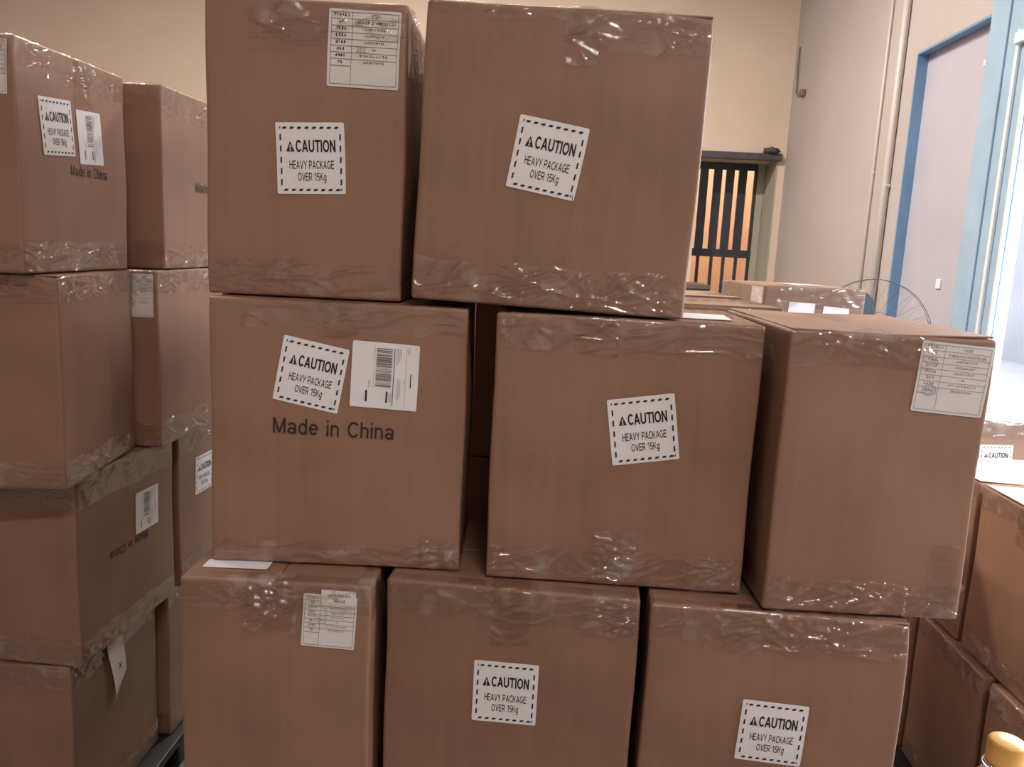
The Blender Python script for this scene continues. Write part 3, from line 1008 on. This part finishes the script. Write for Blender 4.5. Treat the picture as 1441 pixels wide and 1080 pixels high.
pallet(-1.26, -0.86, 1.46, 2.36, 'black plastic pallet under the left row of cartons')
pallet(-0.60, 0.66, 1.06, 2.12, 'black plastic pallet under the central stack of cartons', n=9)
pallet(0.98, 1.36, 1.34, 2.42, 'black plastic pallet under the right row of cartons')
pallet(0.57, 0.93, 2.28, 2.74, 'black plastic pallet under the far single column of cartons', top=0.018, n=4)
pallet(1.18, 1.58, 2.44, 3.30, 'black plastic pallet under the cartons by the bright doorway', top=0.040, n=4)

# ------------------------------------------------------------------ cartons
H = 0.3925
T1, T2, T3 = 0.395, 0.790, 1.185
CC = Carton
# --- central stack, top tier
A = CC(-0.4911, 1.1842, T3, 0.0349, 0.2821, 0.3611, 0.410, 'top left carton of the central stack with caution sticker and paper form', seed=1, seam='y')
A.caution('front', 0.0078, 0.1975, 0.0975, 0.0985, 0.045)
A.table('front', 0.0815, 0.3480, 0.100, 0.1035, -0.022, 0)
A.tape('front', -0.139, 0.139, 0.0015, 0.055, 'bottom', 0.0014)
A.tape('front', -0.08, 0.02, -0.02, 0.07, 'top', 0.0022)
A.tape('right', -0.178, 0.178, -0.02, 0.09, 'top', 0.0022)
A.tape('right', -0.178, 0.178, 0.0015, 0.055, 'bottom', 0.0015)
A.tape('front', 0.02, 0.139, -0.02, 0.05, 'top', 0.0012)

Bx = CC(-0.1880, 1.1577, T3 + 0.0090, -0.0243, 0.3830, 0.2752, 0.400, 'large top right carton of the central stack with a tilted caution sticker', roll=0.0262, seed=2, crush=((1, -1, 1, 0.004, 0.03),))
Bx.caution('front', -0.0153, 0.2051, 0.0958, 0.0974, -0.150)
Bx.tape('front', -0.188, 0.188, 0.0015, 0.058, 'bottom', 0.0022, n=26)
Bx.tape('front', -0.005, 0.188, -0.02, 0.052, 'top', 0.0024, n=14)
Bx.tape('front', -0.188, -0.005, -0.02, 0.018, 'top', 0.0008)
Bx.tape('front', 0.0, 0.042, -0.02, 0.072, 'top', 0.0026, n=6)
Bx.tape('right', -0.135, 0.135, -0.02, 0.055, 'top', 0.0012)
Bx.tape('right', -0.135, 0.135, 0.0015, 0.055, 'bottom', 0.0012)
p = P2(); p.rect(-0.0007, 0.06, 0.0007, 0.335)
Bx.prt('score_line', p, 'front', 0.0245, 0.0, 0.0, CARD, Bx.o, 0.0007)

# --- central stack, second tier
B1 = CC(-0.4737, 1.1449, T2, 0.0427, 0.3688, 0.2752, H, 'central stack carton reading Made in China with caution sticker and shipping label', seed=3, flap_gap=(0.0, 0.0))
B1.caution('front', -0.0386, 0.2883, 0.0951, 0.0951, -0.190)
B1.shipping('front', 0.0671, 0.2905, 0.0961, 0.0957, -0.050)
B1.made('front', -0.0060, 0.2104, 0.1746, 0.0236, -0.018)
B1.tape('front', -0.182, 0.182, 0.0015, 0.035, 'bottom', 0.0012)
B1.tape('front', -0.182, 0.182, -0.02, 0.042, 'top', 0.0008)
B1.tape('front', -0.03, 0.03, -0.03, 0.05, 'top', 0.0012, mat=TAPEB)
B1.tape('front', 0.12, 0.182, 0.0015, 0.05, 'bottom', 0.0024, n=8)
B1.tape('right', -0.135, 0.135, 0.0015, 0.05, 'bottom', 0.0012)

Mx = CC(-0.0649, 1.1462, T2, -0.0173, 0.3723, 0.2752, 0.3915, 'carton in the middle of the second tier with a caution sticker tilted upward', seed=4)
Mx.caution('front', 0.0289, 0.2369, 0.0950, 0.0956, 0.170)
Mx.tape('front', -0.184, 0.184, -0.025, 0.050, 'top', 0.0020, n=18)
Mx.tape('front', -0.184, 0.184, 0.0015, 0.052, 'bottom', 0.0020, n=20)
Mx.tape('front', -0.03, 0.03, 0.0015, 0.085, 'bottom', 0.0026, n=8, lift=0.0012)
Mx.tape('front', -0.075, -0.015, -0.05, 0.055, 'top', 0.0016, mat=TAPEB, n=4, lift=0.0011)
Mx.tape('front', 0.125, 0.165, 0.010, 0.055, 'bottom', 0.0022, n=8, lift=0.0014)
Mx.tape('left', -0.135, 0.135, -0.02, 0.05, 'top', 0.0012)
Mx.sheet('top_sticker', 'top', 0.105, 0.105, 0.098, 0.098, -0.05, PAPER, o=0.0018)
p = P2(); p.rect(-0.0006, 0.06, 0.0006, 0.33)
Mx.prt('score_line', p, 'front', -0.072, 0.0, 0.0, CARD, Mx.o, 0.0007)

Rx = CC(0.3275, 1.0926, T2, 0.0160, 0.2701, 0.3611, 0.3930, 'rightmost carton of the second tier with a paper form in its upper corner', seed=5, flap_gap=(0.0025, 0.004), seam='y')
Rx.table('front', 0.0823, 0.3385, 0.0948, 0.0951, -0.060, 2)
Rx.tape('front', -0.133, 0.133, 0.0015, 0.050, 'bottom', 0.0022, n=18)
Rx.tape('front', -0.133, 0.06, -0.02, 0.045, 'top', 0.0018, n=10)
Rx.tape('left', -0.178, 0.178, -0.02, 0.05, 'top', 0.0006)
Rx.tape('left', -0.178, 0.178, 0.0015, 0.05, 'bottom', 0.0006)
Rx.tape('right', -0.178, 0.178, 0.0015, 0.05, 'bottom', 0.0016)
Rx.tape('front', 0.085, 0.125, 0.0015, 0.11, 'bottom', 0.0008, n=3, lift=0.0012)

# --- central stack, third tier
Px = CC(-0.496, 1.0842, T1, 0.0199, 0.2736, 0.3611, H, 'lower left carton of the central stack with a blue stamped paper form', seed=6, seam='y')
Px.table('front', 0.0771, 0.3365, 0.0766, 0.0792, -0.045, 1)
sh = Px.sheet('overlaid_slip', 'front', 0.0905, 0.372, 0.0495, 0.024, -0.01, PAPER2, o=0.0017)
p = P2(); rs_ = np.random.RandomState(3)
p.scribble(-0.015, 0.002, 0.017, 0.007, 11, rs_); p.scribble(-0.007, -0.006, 0.010, -0.001, 6, rs_)
Px.prt('faint_characters', p, 'front', 0.0905, 0.372, -0.01, INKG, sh, 0.0022)
Px.sheet('top_sticker', 'top', -0.0713, 0.0508, 0.0954, 0.030, 0.0, PAPER, o=0.0018)
Px.tape('front', -0.135, 0.135, -0.025, 0.045, 'top', 0.0014)
Px.tape('front', -0.045, 0.03, -0.03, 0.075, 'top', 0.0032, n=12, lift=0.0012)
Px.tape('right', -0.178, 0.178, -0.02, 0.05, 'top', 0.0012)
Px.tape('front', -0.135, 0.135, 0.0015, 0.05, 'bottom', 0.0012)

Qx = CC(-0.2061, 1.124, T1, -0.0612, 0.3676, 0.2752, H, 'lower middle carton of the central stack with a straight caution sticker', seed=7)
Qx.caution('front', -0.0028, 0.2316, 0.0949, 0.0966, 0.012)
Qx.tape('front', -0.181, 0.181, -0.025, 0.050, 'top', 0.0014)
Qx.tape('front', -0.030, 0.027, -0.06, 0.086, 'top', 0.0018, mat=TAPEB, n=5, lift=0.0011)
Qx.tape('front', 0.10, 0.181, -0.01, 0.056, 'top', 0.0026, n=12, lift=0.0013)
Qx.tape('front', -0.181, 0.181, 0.0015, 0.05, 'bottom', 0.0014)

Sx = CC(0.1748, 1.0974, T1, -0.0503, 0.3579, 0.2752, 0.3915, 'lower right carton of the central stack with a caution sticker near the frame bottom', seed=8, crush=((1, -1, 1, 0.004, 0.03),))
Sx.caution('front', 0.0040, 0.2130, 0.0924, 0.0934, -0.028)
Sx.tape('front', -0.176, 0.0, -0.02, 0.050, 'top', 0.0014)
Sx.tape('front', -0.02, 0.176, -0.02, 0.055, 'top', 0.0024, n=16, lift=0.001)
Sx.tape('front', -0.08, -0.02, -0.02, 0.062, 'top', 0.0014, n=4, lift=0.0014)
Sx.tape('right', -0.135, 0.135, -0.02, 0.05, 'top', 0.0012)
Sx.tape('front', -0.176, 0.176, 0.0015, 0.05, 'bottom', 0.0014)

# --- central stack, lowest tier (below the frame) and the cartons hidden behind
hid = 'carton of the hidden base, carrying the front cartons of the central stack'
hg = 'hidden cartons inside the central stack'
CC(-0.49, 1.10, 0, 0.0, 0.2736, 0.3611, H, hid, group=hg, seed=30, detail=5).standard_tapes(res=0.01)
CC(-0.205, 1.118, 0, -0.02, 0.3676, 0.2752, H, hid, group=hg, seed=31, detail=5).standard_tapes(res=0.01)
CC(0.178, 1.108, 0, -0.03, 0.3579, 0.2752, H, hid, group=hg, seed=32, detail=5).standard_tapes(res=0.01)
hid2 = 'carton added unseen behind the front cartons, carrying back tops and keeping the slot dark'
for k, (x, y, w, d, tiers) in enumerate(((-0.585, 1.472, 0.361, 0.275, 3), (0.080, 1.520, 0.361, 0.275, 2), (0.076, 1.812, 0.361, 0.275, 2), (-0.295, 1.835, 0.361, 0.275, 3))):  # first and last columns added to close the hollow and darken the front slot
    for tr_ in range(tiers):
        CC(x, y, 0.395 * tr_, 0.0, w, d, H, hid2, group=hg, seed=40 + k, detail=3)
CC(-0.262, 1.565, T3, 0.0, 0.361, 0.275, H, 'carton added unseen on the top tier, covering the hollow so the slot stays dark', seed=43, detail=3)  # unseen cover over the hollow, shuts out light behind the front slot
N1 = CC(0.080, 1.520, T2, 0.0, 0.361, 0.275, 0.393, 'carton directly behind the middle second tier carton, only its top showing', seed=44, flap_gap=(0.002, 0.0))
N1.tape('front', -0.178, 0.178, -0.05, 0.03, 'top', 0.0014)
N1.tape('right', -0.135, 0.135, -0.05, 0.03, 'top', 0.0014)
N2 = CC(0.076, 1.812, T2, 0.02, 0.361, 0.275, 0.3935, 'farthest carton of the central stack, a thin strip of its taped top showing', seed=45, flap_gap=(0.003, 0.002))
N2.tape('front', -0.178, 0.178, -0.05, 0.03, 'top', 0.0014)
N2.tape('right', -0.135, 0.135, -0.05, 0.04, 'top', 0.0014)
for cc, q in ((N1, 0.26), (N2, 0.26), (Rx, 0.34), (Mx, 0.26)):  # wide film strips added over these tops to give them a bright sheen
    cc.tape('front', -cc.w / 2 + 0.004, cc.w / 2 - 0.004, -q, -0.03, 'top', 0.0010, res=0.008, lift=0.0004)

# --- far single column behind the stack: only the topmost shows
for z in (0.018, 0.413):
    CC(0.607, 2.3, z, 0.12, 0.29, 0.361, H, 'carton below the pale far carton, hidden by the central stack', group='hidden cartons of the far column', seed=50, detail=4)
Zx = CC(0.607, 2.3, 0.808, 0.12, 0.29, 0.361, H, 'pale far carton standing beyond the central stack with two white labels low on its front', seed=51, seam='y')
Zx.sheet('white_label', 'front', -0.0372, 0.315, 0.075, 0.07, -0.045, PAPER)
Zx.sheet('white_label', 'front', 0.0623, 0.305, 0.075, 0.07, -0.07, PAPER)
Zx.sheet('white_label', 'left', 0.1257, 0.335, 0.085, 0.105, 0.0, PAPER2)
Zx.sheet('white_label', 'top', 0.02, 0.15, 0.09, 0.12, 0.1, PAPER, o=0.0018)
Zx.standard_tapes(('front', 'left'), res=0.008)

# --- left row
L1 = CC(-1.1689, 1.3847, T3, 0.0013, 0.2752, 0.356, H, 'top front carton of the left row with caution sticker, shipping label and Made in China', seed=9, seam='y')
L1.caution('right', -0.0675, 0.2595, 0.0985, 0.0989, 0.066)
L1.shipping('right', 0.0395, 0.2530, 0.0847, 0.0986, 0.055)
L1.made('right', 0.0309, 0.1880, 0.1272, 0.0196, 0.0)
L1.table('front', 0.088, 0.3419, 0.076, 0.088, -0.03, 1)
L1.standard_tapes(('right', 'front'), top=(0.02, 0.06))
L1.tape('right', -0.01, 0.05, -0.05, 0.085, 'top', 0.0016, mat=TAPEB, n=4, lift=0.0011)
L2 = CC(-1.1157, 1.8036, T3, -0.0273, 0.2752, 0.3611, H, 'top back carton of the left row half hidden by the central stack', seed=10, seam='y')
L2.made('right', 0.0656, 0.1891, 0.1875, 0.0236, 0.0)
L2.standard_tapes(('right', 'front'), top=(0.02, 0.06))
L3 = CC(-1.1313, 1.3919, T2, 0.1000, 0.2752, 0.3260, H, 'plain front carton of the left row just below the top carton', seed=11, seam='y', crush=((1, -1, 1, 0.006, 0.03),))
L3.standard_tapes(('right', 'front'), top=(0.02, 0.05), amt=0.002)
L4 = CC(-1.1115, 1.7600, T2, -0.0304, 0.2752, 0.3611, H, 'back carton of the left row with a paper form on its narrow dark face', seed=12, seam='y')
L4.table('front', 0.0985, 0.3386, 0.060, 0.0937, -0.01, 2)
L4.standard_tapes(('right', 'front'), top=(0.02, 0.055), amt=0.002)
L5 = CC(-1.1607, 1.508, T1, -0.0582, 0.2752, 0.3718, H, 'left row carton with upside down Made in China and a shipping label', seed=13, seam='y')
L5.shipping('right', 0.0677, 0.2537, 0.0963, 0.0927, -0.022)
L5.made('right', -0.0050, 0.1946, 0.1483, 0.0195, math.pi)
L5.standard_tapes(('right', 'front'), top=(0.02, 0.06))
L5.tape('right', -0.01, 0.05, -0.04, 0.085, 'top', 0.0016, mat=TAPEB, n=4, lift=0.0011)
L6 = CC(-1.14, 1.905, T1, -0.03, 0.275, 0.361, H, 'left row carton with half a caution sticker beside the central stack', seed=14, seam='y')
L6.caution('right', -0.045, 0.2594, 0.098, 0.0985, -0.02)
L6.standard_tapes(('right',), top=(0.02, 0.06))
L7 = CC(-1.1866, 1.4957, 0.0, 0.0004, 0.2752, 0.3611, H, 'bottom front carton of the left row with a torn white label hanging on it', seed=15, seam='y')
L7.standard_tapes(('right', 'front'), top=(0.02, 0.05))
L8 = CC(-1.165, 1.885, 0.0, -0.02, 0.275, 0.361, H, 'bottom back carton of the left row beside the dark floor', seed=16, seam='y')
L8.standard_tapes(('right', 'front'), top=(0.02, 0.05))


def torn(car, s0, t0, pts, k=1.0):
    """torn, curling piece of label paper hanging from the edge of a carton"""
    V, Fc = [], []
    n = len(pts)
    for i, (tt, a, b_, out) in enumerate(pts):
        for j in range(5):
            u = j / 4
            P = car.fmap('right', s0 + a + (b_ - a) * u, t0 + tt, out + 0.003 * k * math.sin(u * 2.4 + i * 0.5))
            V.append(P)
    for i in range(n - 1):
        for j in range(4):
            q = i * 5 + j
            Fc.append((q, q + 1, q + 6, q + 5))
    o_ = link_mesh('torn_label', V, Fc, PAPER, car.o, True)
    tag(o_, 'torn white paper label curling away')
    return o_


tl = torn(L7, -0.045, 0.222, ((0.165, -0.005, 0.060, 0.004), (0.140, -0.010, 0.056, 0.006), (0.10, -0.004, 0.062, 0.008), (0.06, 0.004, 0.066, 0.009),
                             (0.035, 0.008, 0.040, 0.009), (0.015, 0.012, 0.024, 0.008), (0.0, 0.013, 0.018, 0.007)))
p = P2()
p.text('x', -0.006, -0.008, 0.006, 0.008, 0.0)
L7.prt('handwritten_mark', p, 'right', -0.018, 0.312, 0.0, INK, tl, 0.0135)
torn(L8, 0.085, 0.24, ((0.06, -0.01, 0.02, 0.004), (0.03, -0.008, 0.022, 0.010), (0.0, 0.0, 0.006, 0.012)))

# --- right row
U = CC(1.029, 1.4946, T1, 0.0, 0.2752, 0.3612, 0.3900, 'upper front carton of the right row cut off by the frame', seed=17, seam='y', flap_gap=(0.004, 0.0))
U.tape('left', -0.178, 0.178, -0.03, 0.045, 'top', 0.0014)
U.tape('left', -0.178, 0.178, 0.0015, 0.055, 'bottom', 0.0022)
U.tape('left', -0.03, 0.03, -0.05, 0.085, 'top', 0.0018, mat=TAPEB, n=4, lift=0.0011)
V_ = CC(1.029, 1.878, T1, 0.0, 0.2752, 0.2600, 0.3900, 'upper back carton of the right row, a strip beside the rightmost central carton', seed=18, seam='y', flap_gap=(0.005, 0.002))
V_.standard_tapes(('left',), top=(0.03, 0.045))
V_.tape('front', -0.03, 0.03, -0.2, 0.03, 'top', 0.0014, mat=TAPEB)
Wc = CC(1.0051, 1.705, 0.0, -0.0307, 0.2752, 0.33, H, 'lower back carton of the right row beside the lower right central carton', seed=19, seam='y')
Wc.standard_tapes(('left',), top=(0.02, 0.05))
W2 = CC(1.000, 2.055, 0.0, 0.0, 0.2752, 0.361, H, 'deepest low carton of the right row, a sliver beside the lower right central carton', seed=24, seam='y')
W2.standard_tapes(('left',), top=(0.02, 0.05))
Xc = CC(1.012, 1.352, 0.0, 0.0, 0.2752, 0.335, H, 'lower front carton of the right row behind the bottle', seed=20, seam='y')
Xc.standard_tapes(('left',), top=(0.02, 0.05), amt=0.0024)
for y, z in ((2.45, 0.040), (2.90, 0.040)):
    CC(1.2, y, z, 0.0, 0.361, 0.34, H, 'carton at the bottom of the doorway pile, hidden by the right row', group='hidden cartons by the doorway', seed=60, detail=4)
Y1 = CC(1.2, 2.45, 0.435, 0.0, 0.361, 0.34, H, 'far carton by the bright doorway with a partly covered caution sticker', seed=21, flap_gap=(0.002, 0.003))
Y1.caution('front', -0.0033, 0.2740, 0.097, 0.097, 0.03)
Y1.standard_tapes(('front',), res=0.01)
Y1.tape('left', -0.03, 0.03, -0.3, 0.05, 'top', 0.001, mat=TAPEB, res=0.01)
Y2 = CC(1.2, 2.90, 0.435, 0.03, 0.361, 0.34, H, 'farthest carton by the bright doorway, only its top showing', seed=22)
Y2.standard_tapes(('front',), res=0.01)

# --- bottle on a carton in front
K = CC(0.46, 0.69, FLOOR_Z, 0.0, 0.275, 0.361, 0.395 - FLOOR_Z, 'near carton below the frame that carries the bottle', seed=23, seam='y', detail=6)
K.standard_tapes(('front',), res=0.01)
bt = empty('plastic_bottle', (0.601, 0.95, 0.3955))
HB = 0.3075
ribs = lambda j, z: 1.0 + (0.012 * math.sin(z * 190) if 0.03 < z < 0.19 else 0)
lathe('bottle_body', [(0.002, 0.003), (0.030, 0.0), (0.040, 0.004), (0.0435, 0.014)] + [(0.044, 0.02 + 0.006 * i) for i in range(30)] +
      [(0.0435, 0.205), (0.041, 0.222), (0.036, 0.238), (0.029, 0.254), (0.023, 0.264), (0.0195, 0.270), (0.0188, 0.276), (0.0188, 0.300)], PET, bt, 40, ribs)
lathe('neck_ring', [(0.0188, 0.2715), (0.0235, 0.272), (0.0245, 0.2735), (0.0235, 0.275), (0.0188, 0.2755)], PET, bt, 36)
lathe('bottle_cap', [(0.0195, 0.2765), (0.0215, 0.2768), (0.0216, 0.281), (0.0213, 0.2812), (0.0213, 0.3035), (0.0205, HB - 0.0015), (0.018, HB), (0.0, HB)],
      CAPY, bt, 72, lambda j, z: 1.0 + (0.012 if j % 2 and 0.2815 < z < 0.304 else 0))
tag(bt, 'clear plastic bottle with a yellow cap in the lower right corner', 'bottle')

# --- pedestal fan beyond the stacks
fan = empty('pedestal_fan', (1.386, 3.55, FLOOR_Z))
tag(fan, 'pedestal fan with a thin wire guard beyond the far carton', 'fan')
FZ = 0.955 - FLOOR_Z
lathe('base', [(0.0, 0.0), (0.20, 0.0), (0.20, 0.012), (0.17, 0.03), (0.05, 0.045), (0.022, 0.06)], FANB, fan, 32)
tube('pole', [(0, 0.03, 0.04), (0, 0.03, FZ - 0.04)], 0.014, FANM, fan, 12)
mo = lathe('motor', [(0.0, -0.10), (0.045, -0.095), (0.062, -0.06), (0.062, 0.0), (0.03, 0.02), (0.0, 0.02)], FANB, fan, 24)
mo.rotation_euler = (math.radians(90), 0, 0)
mo.location = (0, 0.03, FZ)
for rr, yy, th in ((0.255, -0.04, 0.0018), (0.255, -0.02, 0.0012), (0.12, -0.075, 0.0015), (0.06, -0.08, 0.002)):
    tube('guard_ring', [(rr * math.cos(2 * math.pi * k / 48), yy, FZ + rr * math.sin(2 * math.pi * k / 48)) for k in range(48)], th, FANM, fan, 6, True)
bm = bmesh.new()
for k in range(28):
    a = 2 * math.pi * k / 28
    tube_bm(bm, [(0.05 * math.cos(a), -0.08, FZ + 0.05 * math.sin(a)), (0.16 * math.cos(a), -0.068, FZ + 0.16 * math.sin(a)),
                 (0.255 * math.cos(a), -0.04, FZ + 0.255 * math.sin(a))], 0.0005, 4)
    tube_bm(bm, [(0.255 * math.cos(a), -0.02, FZ + 0.255 * math.sin(a)), (0.16 * math.cos(a), 0.03, FZ + 0.16 * math.sin(a)),
                 (0.06 * math.cos(a), 0.05, FZ + 0.06 * math.sin(a))], 0.0005, 4)
gw = bm_obj('guard_wires', bm, FANM, fan)
gw['kind'] = 'stuff'
for k in range(3):
    V, Fc = [], []
    for i in range(8):
        rr = 0.03 + 0.19 * i / 7
        hw = 0.55 * math.sin(0.5 + 2.2 * i / 7)
        for j in range(6):
            a = 2 * math.pi * k / 3 + (j / 5 - 0.5) * 2 * hw
            V.append((rr * math.cos(a), -0.03 + 0.03 * (j / 5 - 0.5), FZ + rr * math.sin(a)))
    for i in range(7):
        for j in range(5):
            q = i * 6 + j
            Fc.append((q, q + 1, q + 7, q + 6))
    link_mesh('blade', V, Fc, FANB, fan, True)
